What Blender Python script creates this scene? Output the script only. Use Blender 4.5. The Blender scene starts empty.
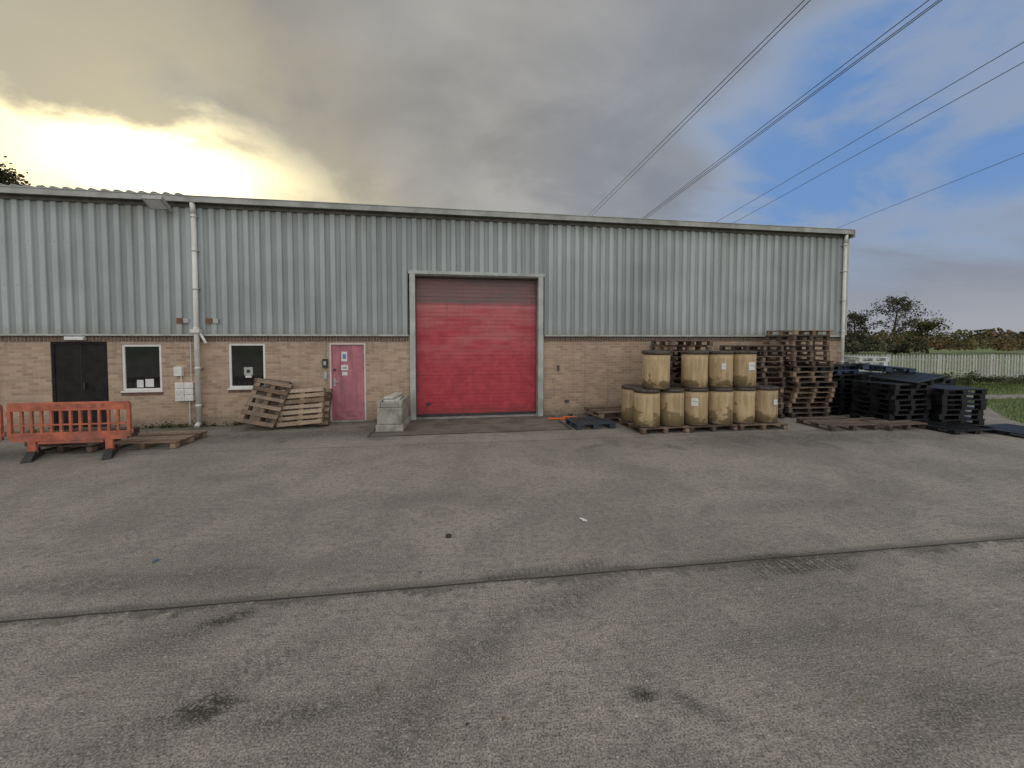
import bpy, bmesh, math, random
from mathutils import Vector, Matrix, Euler
R=math.radians
scene=bpy.context.scene
scene.view_settings.view_transform='Standard'
scene.view_settings.look='None'
scene.view_settings.exposure=0
random.seed(7)

# ------------------------------------------------------------ node helpers
class NT:
    def __init__(s,nt): s.nt=nt
    def n(s,typ,**kw):
        nd=s.nt.nodes.new(typ)
        for k,v in kw.items(): setattr(nd,k,v)
        return nd
    def put(s,sock,v):
        if isinstance(v,bpy.types.NodeSocket): s.nt.links.new(v,sock)
        elif v is not None: sock.default_value=v
    def m(s,op,a,b=None,c=None,clamp=False):
        nd=s.n('ShaderNodeMath',operation=op,use_clamp=clamp)
        s.put(nd.inputs[0],a)
        if b is not None: s.put(nd.inputs[1],b)
        if c is not None: s.put(nd.inputs[2],c)
        return nd.outputs[0]
    def mix(s,f,a,b,mode='MIX'):
        nd=s.n('ShaderNodeMix',data_type='RGBA',blend_type=mode)
        s.put(nd.inputs[0],f)
        for i,v in ((6,a),(7,b)):
            if isinstance(v,(tuple,list)): v=tuple(v)+((1,) if len(v)==3 else ())
            s.put(nd.inputs[i],v)
        return nd.outputs[2]
    def noise(s,vec,scale,detail=3,rough=.55,dist=0):
        nd=s.n('ShaderNodeTexNoise')
        if vec is not None: s.put(nd.inputs['Vector'],vec)
        nd.inputs['Scale'].default_value=scale; nd.inputs['Detail'].default_value=detail
        nd.inputs['Roughness'].default_value=rough; nd.inputs['Distortion'].default_value=dist
        return nd.outputs['Fac']
    def mr(s,v,a,b,c=0,d=1,smooth=True):
        nd=s.n('ShaderNodeMapRange',interpolation_type='SMOOTHSTEP' if smooth else 'LINEAR')
        s.put(nd.inputs['Value'],v)
        for i,x in zip((1,2,3,4),(a,b,c,d)): nd.inputs[i].default_value=x
        return nd.outputs[0]
    def mapping(s,vec,loc=(0,0,0),rot=(0,0,0),sc=(1,1,1),typ='POINT'):
        nd=s.n('ShaderNodeMapping',vector_type=typ)
        s.put(nd.inputs['Vector'],vec)
        nd.inputs['Location'].default_value=loc; nd.inputs['Rotation'].default_value=rot; nd.inputs['Scale'].default_value=sc
        return nd.outputs[0]
    def sep(s,v):
        nd=s.n('ShaderNodeSeparateXYZ'); s.put(nd.inputs[0],v); return nd.outputs
    def comb(s,x,y,z):
        nd=s.n('ShaderNodeCombineXYZ'); s.put(nd.inputs[0],x); s.put(nd.inputs[1],y); s.put(nd.inputs[2],z); return nd.outputs[0]
    def vm(s,op,a,b=None):
        nd=s.n('ShaderNodeVectorMath',operation=op); s.put(nd.inputs[0],a)
        if b is not None: s.put(nd.inputs[1],b)
        return nd.outputs['Value'] if op in('DOT_PRODUCT','LENGTH') else nd.outputs[0]
    def bump(s,h,dist=.01,strength=1.0):
        nd=s.n('ShaderNodeBump'); s.put(nd.inputs['Height'],h)
        nd.inputs['Distance'].default_value=dist; nd.inputs['Strength'].default_value=strength
        return nd.outputs[0]

def newmat(name):
    m=bpy.data.materials.new(name); m.use_nodes=True
    t=NT(m.node_tree); b=m.node_tree.nodes['Principled BSDF']
    tc=t.n('ShaderNodeTexCoord')
    return m,t,b,tc.outputs['Object']

def simple(name,col,rough=.6,var=.25,scale=6,bump=.0,bscale=60,metal=0,island=0,spec=.5,dirt=None,dirtamt=0,streak=False):
    m,t,b,oc=newmat(name)
    n1=t.noise(oc,scale,5,.65)
    lo=tuple(c*(1-var) for c in col); hi=tuple(min(1,c*(1+var)) for c in col)
    c=t.mix(t.mr(n1,.35,.65),lo,hi)
    if island:
        g=t.n('ShaderNodeNewGeometry').outputs['Random Per Island']
        f=t.mr(g,0,1,1-island,1+island,False)
        c=t.mix(1,c,t.comb(f,f,f),'MULTIPLY')
    if dirt:
        v=t.mapping(oc,sc=(3,3,.35)) if streak else oc
        nd=t.noise(v,2.2 if streak else 1.7,4,.65)
        c=t.mix(t.m('MULTIPLY',t.mr(nd,.45,.7),dirtamt),c,dirt)
    t.put(b.inputs['Base Color'],c)
    b.inputs['Roughness'].default_value=rough; b.inputs['Metallic'].default_value=metal
    b.inputs['Specular IOR Level'].default_value=spec
    if bump: t.put(b.inputs['Normal'],t.bump(t.noise(oc,bscale,3,.6),bump))
    return m

# ------------------------------------------------------------ mesh builder
class MB:
    def __init__(s): s.v=[];s.f=[];s.mi=[];s.sm=[]
    def add(s,vs,fs,mi=0,M=None,smooth=False):
        o=len(s.v)
        for v in vs:
            v=Vector(v)
            if M is not None: v=M@v
            s.v.append(v)
        for f in fs: s.f.append([i+o for i in f]); s.mi.append(mi); s.sm.append(smooth)
    def box(s,x0,x1,y0,y1,z0,z1,mi=0,M=None):
        vs=[(x0,y0,z0),(x1,y0,z0),(x1,y1,z0),(x0,y1,z0),(x0,y0,z1),(x1,y0,z1),(x1,y1,z1),(x0,y1,z1)]
        s.add(vs,[(0,3,2,1),(4,5,6,7),(0,1,5,4),(1,2,6,5),(2,3,7,6),(3,0,4,7)],mi,M)
    def lathe(s,prof,n=28,mi=0,M=None,smooth=True,cap=True,wob=None):
        vs=[];fs=[]
        for r,z in prof:
            for i in range(n):
                a=2*math.pi*i/n; rr=r*(1+(wob(a,z) if wob else 0))
                vs.append((rr*math.cos(a),rr*math.sin(a),z))
        for k in range(len(prof)-1):
            for i in range(n):
                j=(i+1)%n; fs.append((k*n+i,k*n+j,(k+1)*n+j,(k+1)*n+i))
        s.add(vs,fs,mi,M,smooth)
        if cap:
            o=len(s.v)-len(vs); k=len(prof)-1
            s.f.append([o+i for i in reversed(range(n))]); s.mi.append(mi); s.sm.append(False)
            s.f.append([o+k*n+i for i in range(n)]); s.mi.append(mi); s.sm.append(False)
    def tube(s,p0,p1,r0,r1=None,n=10,mi=0,M=None):
        r1=r0 if r1 is None else r1
        p0=Vector(p0);p1=Vector(p1); d=(p1-p0)
        q=d.to_track_quat('Z','Y').to_matrix().to_4x4()
        T=Matrix.Translation(p0)@q
        if M is not None: T=M@T
        s.lathe([(r0,0),(r1,d.length)],n,mi,T)
    def obj(s,name,mats,parent=None,M=None,bevel=0):
        me=bpy.data.meshes.new(name)
        me.from_pydata([tuple(v) for v in s.v],[],s.f)
        for m in mats: me.materials.append(m)
        me.polygons.foreach_set('material_index',s.mi)
        me.polygons.foreach_set('use_smooth',s.sm)
        me.update()
        o=bpy.data.objects.new(name,me); scene.collection.objects.link(o)
        if M is not None: o.matrix_world=M
        if parent: o.parent=parent
        if bevel:
            b=o.modifiers.new('bevel','BEVEL'); b.width=bevel; b.segments=2; b.limit_method='ANGLE'
        return o

# ------------------------------------------------------------ frame of the warehouse
AW=R(9.13)
WM=Matrix.Translation((-0.996,10.77,0))@Matrix.Rotation(AW,4,'Z')
def W(s,d,z=0): return WM@Vector((s,d,z))

# ------------------------------------------------------------ materials
def mat_brick(name,c1,c2,mort,soldier=False):
    m,t,b,oc=newmat(name)
    x,y,z=t.sep(oc)
    u=t.m('ADD',x,y)
    vec=t.comb(z,u,0) if soldier else t.comb(u,z,0)
    br=t.n('ShaderNodeTexBrick',offset=.5)
    t.put(br.inputs['Vector'],vec)
    br.inputs['Color1'].default_value=(*c1,1); br.inputs['Color2'].default_value=(*c2,1)
    br.inputs['Mortar'].default_value=(*mort,1)
    br.inputs['Scale'].default_value=1
    br.inputs['Mortar Size'].default_value=.007; br.inputs['Mortar Smooth'].default_value=.2
    br.inputs['Brick Width'].default_value=.225; br.inputs['Row Height'].default_value=.075
    br.inputs['Bias'].default_value=0
    n=t.noise(oc,1.3,4,.6); n2=t.noise(t.mapping(oc,sc=(4,4,.5)),1.5,4,.6); n3=t.noise(oc,30,2,.6)
    c=t.mix(t.m('MULTIPLY',t.mr(n,.4,.7),.3),br.outputs['Color'],(c1[0]*.62,c1[1]*.6,c1[2]*.6))
    c=t.mix(t.m('MULTIPLY',t.mr(n2,.5,.72),.4),c,(.16,.125,.095))
    low=t.mr(t.m('ADD',z,t.m('MULTIPLY',n,.5)),.2,.65,.6,0)
    c=t.mix(low,c,(.11,.09,.065))
    c=t.mix(t.m('MULTIPLY',t.mr(n3,.3,.7),.25),c,(.48,.41,.34))
    t.put(b.inputs['Base Color'],c); b.inputs['Roughness'].default_value=.9
    t.put(b.inputs['Normal'],t.bump(t.m('ADD',t.m('MULTIPLY',br.outputs['Fac'],-1),t.m('MULTIPLY',n3,.4)),.006))
    return m
M_brick=mat_brick('buff_brick',(.49,.345,.235),(.30,.19,.125),(.45,.41,.36))
M_sold=mat_brick('brown_soldier_brick',(.12,.065,.05),(.07,.042,.035),(.27,.23,.19),True)

def mat_clad(name,base):
    m,t,b,oc=newmat(name)
    x,y,z=t.sep(oc)
    n=t.noise(t.mapping(oc,sc=(3.5,3.5,.18)),1.6,4,.65)
    n2=t.noise(oc,.55,2,.5); n3=t.noise(oc,9,4,.65)
    c=t.mix(t.mr(n2,.35,.65),tuple(k*.86 for k in base),tuple(k*1.08 for k in base))
    pan_shade=t.mr(y,-.047,-.016,0,.40)  # rib shading painted into the colour: recessed pans darkened by depth
    c=t.mix(t.m('MULTIPLY',pan_shade,t.mr(n,.3,.6,.6,1)),c,(.105,.115,.11))
    c=t.mix(t.m('MULTIPLY',t.mr(n,.48,.75),.45),c,(.18,.19,.165))
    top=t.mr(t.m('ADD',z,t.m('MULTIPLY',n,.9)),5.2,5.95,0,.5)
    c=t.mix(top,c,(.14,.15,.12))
    bot=t.mr(t.m('SUBTRACT',z,t.m('MULTIPLY',n,.6)),1.85,2.25,.4,0)
    c=t.mix(bot,c,(.20,.19,.15))
    fl=t.m('FLOOR',t.m('DIVIDE',x,1.0)); wn=t.n('ShaderNodeTexWhiteNoise',noise_dimensions='1D'); t.put(wn.inputs['W'],fl)
    f=t.mr(wn.outputs['Value'],0,1,.90,1.06,False); c=t.mix(1,c,t.comb(f,f,f),'MULTIPLY')
    c=t.mix(t.m('MULTIPLY',t.mr(n3,.55,.75),.2),c,(.20,.20,.18))
    t.put(b.inputs['Base Color'],c)
    b.inputs['Roughness'].default_value=.5
    return m
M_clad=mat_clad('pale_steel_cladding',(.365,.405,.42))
M_trim=simple('steel_trim',(.40,.42,.41),.5,.12,3,dirt=(.18,.18,.15),dirtamt=.5)
M_gutter=simple('gutter_steel',(.32,.33,.32),.5,.15,3,dirt=(.12,.13,.1),dirtamt=.5,metal=.1)
M_darktrim=simple('dark_flashing',(.09,.08,.07),.6,.3)
M_roofs=simple('roof_sheet',(.25,.27,.26),.6,.15,2)
M_pvc=simple('white_pvc',(.64,.64,.61),.4,.08,4,dirt=(.32,.31,.26),dirtamt=.4,streak=True)
M_black=simple('black_void',(.012,.012,.012),.6,.2)
M_ddoor=simple('dark_door_paint',(.014,.011,.012),.65,.4,5,spec=.25)
M_winfr=simple('white_window_frame',(.70,.70,.68),.4,.06)
M_sill=simple('brown_sill',(.14,.08,.06),.7,.25)
M_paper=simple('paper',(.62,.63,.64),.7,.06,12)
M_grey=simple('grey_box',(.36,.37,.36),.5,.15,9)
M_orangevent=simple('rusty_vent',(.30,.14,.05),.7,.35,30)
M_dark=simple('dark_plastic',(.03,.03,.032),.45,.3)
M_glass=simple('window_glass',(.014,.016,.017),.06,.3,3,spec=.7)
M_blind=simple('blind_fabric',(.055,.06,.055),.8,.2,9)

def mat_roller():
    m,t,b,oc=newmat('red_roller_paint')
    x,y,z=t.sep(oc)
    n=t.noise(t.mapping(oc,sc=(.5,1,2.8)),1.4,5,.62)
    n2=t.noise(oc,4,4,.65); n3=t.noise(t.mapping(oc,sc=(1,1,.12)),8,4,.6)
    c=t.mix(t.mr(n2,.35,.7),(.36,.03,.046),(.48,.052,.072))
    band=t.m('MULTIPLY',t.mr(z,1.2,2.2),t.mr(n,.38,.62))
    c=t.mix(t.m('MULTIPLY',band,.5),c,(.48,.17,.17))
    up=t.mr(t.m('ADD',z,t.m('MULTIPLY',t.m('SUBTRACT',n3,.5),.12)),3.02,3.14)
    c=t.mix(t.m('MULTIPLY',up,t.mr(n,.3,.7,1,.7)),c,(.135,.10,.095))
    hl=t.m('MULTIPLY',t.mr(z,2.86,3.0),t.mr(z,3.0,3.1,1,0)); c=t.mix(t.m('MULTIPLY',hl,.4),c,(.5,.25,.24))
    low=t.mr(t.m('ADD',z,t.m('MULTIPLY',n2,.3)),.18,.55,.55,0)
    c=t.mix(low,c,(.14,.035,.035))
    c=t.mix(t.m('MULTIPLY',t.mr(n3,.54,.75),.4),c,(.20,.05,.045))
    t.put(b.inputs['Base Color'],c); b.inputs['Roughness'].default_value=.42
    t.put(b.inputs['Normal'],t.bump(n2,.002))
    return m
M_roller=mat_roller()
M_pink=simple('faded_pink_paint',(.40,.145,.175),.5,.16,3,dirt=(.18,.07,.08),dirtamt=.6,streak=True)
M_pinkfr=simple('pale_pink_frame',(.58,.49,.48),.5,.12,5)

def mat_wood(name,c,isl=.45,grey=.5):
    m,t,b,oc=newmat(name)
    n=t.noise(oc,3,4,.6); n2=t.noise(oc,30,3,.7)
    g=t.n('ShaderNodeNewGeometry').outputs['Random Per Island']
    col=t.mix(t.mr(n,.3,.7),tuple(k*.6 for k in c),tuple(k*1.25 for k in c))
    col=t.mix(t.m('MULTIPLY',g,grey),col,(.24,.215,.185))
    f=t.mr(g,0,1,1-isl,1+isl,False); col=t.mix(1,col,t.comb(f,f,f),'MULTIPLY')
    col=t.mix(t.m('MULTIPLY',t.mr(n2,.45,.7),.6),col,(.045,.032,.023))
    t.put(b.inputs['Base Color'],col); b.inputs['Roughness'].default_value=.85
    t.put(b.inputs['Normal'],t.bump(n2,.003))
    return m
M_wood=mat_wood('weathered_pallet_wood',(.28,.19,.12))
M_woodm=mat_wood('brown_pallet_wood',(.17,.11,.07),.5,.3)
M_wooddk=mat_wood('dark_pallet_wood',(.085,.056,.042),.5,.2)
M_plast=simple('black_pallet_plastic',(.007,.008,.010),.42,.4,5,island=.5,spec=.35,dirt=(.03,.028,.026),dirtamt=.3)
M_plbl=simple('blue_pallet_plastic',(.01,.028,.065),.45,.3,5,island=.3)
M_plgr=simple('white_pallet_plastic',(.52,.54,.53),.5,.15,5,island=.15)

def mat_drum():
    m,t,b,oc=newmat('fibre_drum_board')
    oi=t.n('ShaderNodeObjectInfo')
    v=t.vm('ADD',oc,t.comb(t.m('MULTIPLY',oi.outputs['Random'],37),t.m('MULTIPLY',oi.outputs['Random'],11),0))
    x,y,z=t.sep(oc)
    n=t.noise(v,2.0,4,.6); n2=t.noise(t.mapping(v,sc=(5,5,.6)),2.5,4,.6); n3=t.noise(v,35,2,.6)
    c=t.mix(t.mr(n2,.35,.65),(.38,.275,.15),(.53,.405,.24))
    f=t.mr(oi.outputs['Random'],0,1,.75,1.05,False); c=t.mix(1,c,t.comb(f,f,f),'MULTIPLY')
    low=t.mr(t.m('ADD',z,t.m('MULTIPLY',t.m('SUBTRACT',n,.5),2.4)),.14,.25,.8,0)
    c=t.mix(low,c,(.14,.105,.045))
    up=t.mr(t.m('ADD',z,t.m('MULTIPLY',t.m('SUBTRACT',n2,.5),.3)),.73,.83,0,.6)
    c=t.mix(up,c,(.12,.085,.05))
    c=t.mix(t.m('MULTIPLY',t.mr(n3,.55,.75),.25),c,(.12,.09,.05))
    t.put(b.inputs['Base Color'],c); b.inputs['Roughness'].default_value=.7
    t.put(b.inputs['Normal'],t.bump(n2,.006))
    return m
M_drum=mat_drum()
M_ring=simple('drum_steel_ring',(.06,.05,.04),.5,.5,10,metal=.3,dirt=(.10,.045,.02),dirtamt=.6)
M_lid=simple('drum_lid',(.07,.058,.043),.7,.4,8)
M_orange=simple('orange_barrier_plastic',(.42,.115,.065),.6,.25,4,dirt=(.16,.085,.065),dirtamt=.75)
M_rubber=simple('recycled_rubber_foot',(.03,.03,.03),.85,.3)
M_cblock=simple('cast_concrete',(.32,.31,.275),.9,.2,4,bump=.01,bscale=25,dirt=(.10,.10,.07),dirtamt=.75)
M_galv=simple('galvanised_steel',(.46,.46,.46),.5,.12,8,metal=.1,island=.15)
M_cable=simple('aluminium_cable',(.07,.075,.08),.6,.1)
M_bark=simple('bark',(.07,.055,.04),.9,.35,8)
def mat_leaf(name,c1,c2):
    m,t,b,oc=newmat(name)
    g=t.n('ShaderNodeNewGeometry').outputs['Random Per Island']
    n=t.noise(oc,.5,2,.5)
    c=t.mix(g,c1,c2); c=t.mix(t.mr(n,.4,.62),c,tuple(k*.5 for k in c1))
    t.put(b.inputs['Base Color'],c); b.inputs['Roughness'].default_value=.8; b.inputs['Specular IOR Level'].default_value=.2
    return m
M_leafd=mat_leaf('dark_foliage',(.05,.055,.03),(.10,.095,.055))
M_leafy=mat_leaf('autumn_green_foliage',(.08,.09,.035),(.19,.16,.07))
M_leafo=mat_leaf('autumn_brown_foliage',(.14,.105,.055),(.24,.17,.085))
M_grassb=mat_leaf('grass_blades',(.08,.13,.03),(.18,.22,.06))
M_moss=mat_leaf('weed_leaves',(.04,.06,.02),(.10,.12,.04))

def mat_grass():
    m,t,b,oc=newmat('grass_turf')
    n=t.noise(oc,.25,5,.6); n2=t.noise(oc,6,4,.7)
    c=t.mix(t.mr(n,.35,.65),(.07,.11,.03),(.14,.17,.055))
    c=t.mix(t.m('MULTIPLY',t.mr(n2,.4,.7),.6),c,(.05,.065,.025))
    t.put(b.inputs['Base Color'],c); b.inputs['Roughness'].default_value=.95
    t.put(b.inputs['Normal'],t.bump(n2,.05)); return m

def mat_yard():
    m,t,b,oc=newmat('brushed_concrete')
    rot=t.mapping(oc,rot=(0,0,-AW))
    rx,ry,rz=t.sep(rot)
    nbig=t.noise(oc,.45,4,.62,.4); nmid=t.noise(oc,1.7,6,.66,.3); nf=t.noise(oc,15,4,.72)
    nsp=t.noise(oc,85,2,.7)
    ntamp=t.noise(t.mapping(rot,sc=(1.6,15,1)),2.2,4,.7,.2)
    c=t.mix(t.mr(nbig,.34,.62),(.225,.206,.18),(.325,.30,.265))
    c=t.mix(t.m('MULTIPLY',t.mr(nmid,.47,.62),.38),c,(.145,.133,.12))
    c=t.mix(t.m('MULTIPLY',t.mr(ntamp,.42,.66),.34),c,(.135,.124,.112))
    c=t.mix(t.m('MULTIPLY',t.mr(nf,.47,.66),.58),c,(.105,.097,.088))
    c=t.mix(t.m('MULTIPLY',t.mr(nf,.44,.30),.4),c,(.42,.395,.36))
    c=t.mix(t.m('MULTIPLY',t.mr(nsp,.51,.62),.7),c,(.055,.051,.047))
    c=t.mix(t.m('MULTIPLY',t.mr(nsp,.46,.36),.5),c,(.45,.425,.39))
    vo=t.n('ShaderNodeTexVoronoi'); t.put(vo.inputs['Vector'],oc); vo.inputs['Scale'].default_value=30
    wn=t.sep(vo.outputs['Color'])
    chip=t.m('MULTIPLY',t.mr(vo.outputs['Distance'],.10,.2,1,0),t.m('GREATER_THAN',wn[0],.82))
    c=t.mix(t.m('MULTIPLY',chip,.85),c,(.52,.50,.47))
    # grime: blotchy, following the tyre runs
    ST=[(2.72,3.66,9,.72,.16,1.05,1),(4.7,3.55,5,.5,.15,.6,1),(.35,3.57,8,.6,.09,.75,1),
        (.45,3.18,33,.6,.17,.62,1),(-.15,2.72,48,.55,.17,.55,1),(-.55,2.15,70,.6,.18,.5,1),
        (-2.15,2.92,20,.24,.08,1.2,0),(-1.62,2.5,35,.6,.17,.45,1),(-1.75,2.22,15,.22,.09,1.2,0),(-1.15,2.18,10,.45,.11,.75,1),(-2.1,2.0,40,.4,.17,.5,1),
        (.79,2.3,0,.11,.05,1.3,0),(1.02,2.25,-40,.16,.06,.8,0),(2.7,2.24,0,.4,.2,.6,0),(2.1,2.0,30,.4,.13,.45,1),
        (-3.2,3.45,8,1.8,.18,.45,0),(-2.4,2.75,30,.7,.17,.4,0),(1.9,2.75,8,.8,.15,.35,0),(3.4,5.0,10,.9,.22,.4,0),(-1.6,5.2,8,1.2,.25,.3,0),
        (-4.2,8.9,9,3.2,.6,.75,0),(6.8,8.6,9,4.6,.6,.7,0),(-9,7.3,9,2.5,.6,.6,0)]
    edge=t.m('ADD',t.m('MULTIPLY',nmid,1.3),t.m('MULTIPLY',nf,1.1))
    grit=t.m('MULTIPLY',t.mr(nf,.30,.56,.2,1),t.mr(nsp,.34,.54,.45,1))
    tot=None
    for cx,cy,rt,a,bb,st,tr in ST:
        mp=t.mapping(oc,loc=(cx,cy,0),rot=(0,0,R(rt)),sc=(a,bb,1),typ='TEXTURE')
        L=t.vm('LENGTH',mp)
        k=t.mr(t.m('ADD',L,t.m('MULTIPLY',t.m('SUBTRACT',edge,1.2),3.4)),.3,1.4,min(st,1.2),0)
        if tr:
            q=t.sep(mp)
            sx=t.m('SINE',t.m('ADD',t.m('MULTIPLY',q[0],a*110),t.m('MULTIPLY',nmid,20)))
            k=t.m('MULTIPLY',k,t.mr(t.m('ADD',sx,t.m('MULTIPLY',nf,2.6)),0,2.1,.5,1))
        tot=k if tot is None else t.m('MAXIMUM',tot,k)
    c=t.mix(t.m('MULTIPLY',tot,grit,clamp=True),c,(.04,.037,.033))
    def joint(coord,pos,w,wob,strength=.9):
        d=t.m('ABSOLUTE',t.m('ADD',t.m('SUBTRACT',coord,pos),t.m('MULTIPLY',t.m('SUBTRACT',edge,1.2),wob)))
        return t.mr(t.m('DIVIDE',d,t.m('MULTIPLY',nmid,w*1.8)),.4,1.3,strength,0)
    yy=t.sep(t.mapping(oc,rot=(0,0,-R(7.8))))[1]
    J=[joint(yy,3.40,.017,.022,.95),joint(yy,3.40,.09,.18,.45),joint(yy,8.15,.022,.06,.45),joint(ry,10.0,.025,.06,.5)]
    inx=t.m('MULTIPLY',t.m('GREATER_THAN',rx,-1.75),t.m('LESS_THAN',rx,2.9))
    near=t.m('MULTIPLY',t.m('GREATER_THAN',ry,8.95),t.m('LESS_THAN',ry,11.9))
    J.append(t.m('MULTIPLY',joint(ry,9.0,.04,.12,.9),inx))
    J.append(t.m('MULTIPLY',joint(rx,-1.7,.03,.08,.8),near)); J.append(t.m('MULTIPLY',joint(rx,2.85,.03,.08,.8),near))
    jt=J[0]
    for j in J[1:]: jt=t.m('MAXIMUM',jt,j)
    alg=t.mr(t.m('ADD',ry,t.m('MULTIPLY',t.m('SUBTRACT',nmid,.5),1.6)),9.9,10.8,0,.65)
    c=t.mix(alg,c,(.08,.082,.048))
    apron=t.m('MULTIPLY',inx,near)
    apc=t.mix(t.mr(nmid,.40,.60),(.16,.142,.122),(.085,.077,.068))
    c=t.mix(t.m('MULTIPLY',apron,.75),c,apc)
    c=t.mix(jt,c,(.028,.026,.022))
    t.put(b.inputs['Base Color'],c)
    t.put(b.inputs['Roughness'],t.mr(nmid,.3,.7,.95,.75)); b.inputs['Specular IOR Level'].default_value=.3
    bt=t.noise(t.mapping(rot,sc=(1.6,15,1)),2.2,3,.7); bf=t.noise(oc,60,3,.7)
    t.put(b.inputs['Normal'],t.bump(t.m('ADD',bt,t.m('MULTIPLY',bf,.6)),.012)); return m

mb=MB(); S=3000
mb.add([(-S,-S,-.02),(S,-S,-.02),(S,S,-.02),(-S,S,-.02)],[(0,1,2,3)])
mb.obj('ground',[mat_grass()])
mb=MB()
pts=[(-70,-40),(12.4,-40),(12.4,9.2),(13.2,10.6),(15.0,12.6),(14.2,16.5),(9.2,30),(-70,18)]
mb.add([(x,y,0) for x,y in pts],[tuple(range(len(pts)))])
n=len(pts)
mb.add([(x,y,0) for x,y in pts]+[(x,y,-.02) for x,y in pts],[(i,i+n,(i+1)%n+n,(i+1)%n) for i in range(n)])
mb.obj('concrete_yard',[mat_yard()])
mb=MB(); mb.add([(14.2,14.1,-.012),(60,17.3,-.012),(60,18.4,-.012),(14.2,15.0,-.012)],[(0,1,2,3)])
mb.obj('footpath',[simple('path_gravel',(.20,.19,.17),.95,.2,4,bump=.01)])

# ------------------------------------------------------------ WAREHOUSE
wh=bpy.data.objects.new('industrial_warehouse',None); scene.collection.objects.link(wh); wh.matrix_world=WM
def part(mb,name,mats,bevel=0): 
    o=mb.obj(name,mats,bevel=bevel); o.parent=wh; return o
SL,SR=-24.0,11.55
BT=2.23
openings=[(-9.776,-8.631,0,2.07),(-8.344,-7.505,.89,2.0),(-6.046,-5.210,.91,2.02),(-3.70,-2.82,0,2.02),(-1.66,1.83,0,BT)]
openings.append((-12.6,-11.4,.9,2.0)); openings.append((-15.6,-14.4,.9,2.0))
xs=sorted({SL,SR}|{o[0] for o in openings}|{o[1] for o in openings})
mb=MB()
for a,b_ in zip(xs,xs[1:]):
    col=[o for o in openings if o[0]<=a+1e-6 and o[1]>=b_-1e-6]
    if not col: mb.box(a,b_,0,.12,-.05,BT)
    else:
        o=col[0]
        if o[2]>0: mb.box(a,b_,0,.12,-.05,o[2])
        if o[3]<BT: mb.box(a,b_,0,.12,o[3],BT)
part(mb,'brick_wall',[M_brick])
mb=MB()
for a,b_ in ((SL,-1.74),(1.91,SR-.002)):
    mb.box(a,b_,-.004,.0,2.06,2.195)
part(mb,'soldier_course',[M_sold])
def cladding(mb,x0,x1,z0,z1,pitch=.25,dep=.036,y=-.012):
    pts=[];x=x0
    prof=[(0,0),(.10,0),(.122,-dep),(.228,-dep),(.25,0)]
    while x<x1-1e-6:
        for px,py in prof[:-1]:
            if x+px<=x1: pts.append((x+px,y+py))
        x+=pitch
    pts.append((x1,y))
    vs=[(a,b,z0) for a,b in pts]+[(a,b,z1) for a,b in pts]; n=len(pts)
    mb.add(vs,[(i,i+1,i+1+n,i+n) for i in range(n-1)])
mb=MB()
cladding(mb,SL,-1.74,BT,5.30); cladding(mb,-1.74,1.91,3.90,5.30); cladding(mb,1.91,SR-.06,BT,5.30)
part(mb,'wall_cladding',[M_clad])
mb=MB()
for z in (2.34,3.35,4.35,5.18):
    x=SL+.122+.053
    while x<SR-.1:
        if not(-1.8<x<1.95 and z<3.95): mb.box(x-.011,x+.011,-.0535,-.0485,z-.011,z+.011)
        x+=.25
part(mb,'cladding_screws',[M_grey])
mb=MB()
mb.box(SL,-1.74,.12,.2,0,5.3); mb.box(1.91,SR,.12,.2,0,5.3); mb.box(-1.74,1.91,.12,.2,3.9,5.3)
mb.box(SL,SR,.9,1.0,0,5.3)
part(mb,'inner_lining',[M_black])
mb=MB()
mb.box(SR,SR+.05,.2,22,BT,5.3); mb.box(SL-.05,SL,0,22,0,5.3); mb.box(SL,SR,22,22.1,0,5.3)
mb.add([(SR+.05,.2,5.3),(SR+.05,22,5.3),(SR+.05,11,6.4)],[(0,1,2)])
mb.box(SR,SR+.05,0,.2,BT,5.3)
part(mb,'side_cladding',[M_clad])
mb=MB(); mb.box(SR,SR+.04,.0,22,-.05,BT); part(mb,'side_brick',[M_brick])
mb=MB()
mb.add([(SL,-.05,5.49),(SR+.06,-.05,5.49),(SR+.06,11,6.5),(SL,11,6.5),(SR+.06,22.2,5.49),(SL,22.2,5.49)],[(0,1,2,3),(3,2,4,5)])
x=SL
while x<-6.75:
    mb.add([(x,-.22,5.50),(x+.04,-.22,5.54),(x+.10,-.22,5.54),(x+.14,-.22,5.50),(x,1.2,5.63),(x+.04,1.2,5.67),(x+.10,1.2,5.67),(x+.14,1.2,5.63)],[(0,1,2,3),(0,4,5,1),(1,5,6,2),(2,6,7,3)])
    x+=.25
part(mb,'roof',[M_roofs])
mb=MB()
mb.box(SL,SR+.07,-.20,-.045,5.36,5.46,0)
mb.box(SL,SR+.07,-.215,-.20,5.345,5.475,0)
mb.box(SL,SR+.07,-.075,-.052,5.26,5.36,1)
mb.box(SL,SR+.09,-.23,.05,5.477,5.492,2)
x=SL+.5
while x<SR:
    mb.box(x,x+.02,-.218,-.2155,5.346,5.474,0); x+=1.83
mb.box(SR+.07,SR+.09,-.24,.5,5.25,5.50,2)
part(mb,'gutter',[M_gutter,M_darktrim,M_trim])
mb=MB()
for a,b_ in ((SL,-1.74),(1.91,SR)):
    mb.box(a,b_,-.075,-.06,BT-.03,BT+.012); mb.box(a,b_,-.06,-.0045,BT-.01,BT-.003)
    mb.box(a,b_,-.058,-.006,2.197,BT-.011,1)
part(mb,'drip_flashing',[M_trim,M_darktrim])
mb=MB(); mb.box(SR-.06,SR+.07,-.07,-.003,BT+.02,5.3); mb.box(SR+.052,SR+.07,-.003,.16,BT,5.3)
part(mb,'corner_flashing',[M_trim])
mb=MB()
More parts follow.
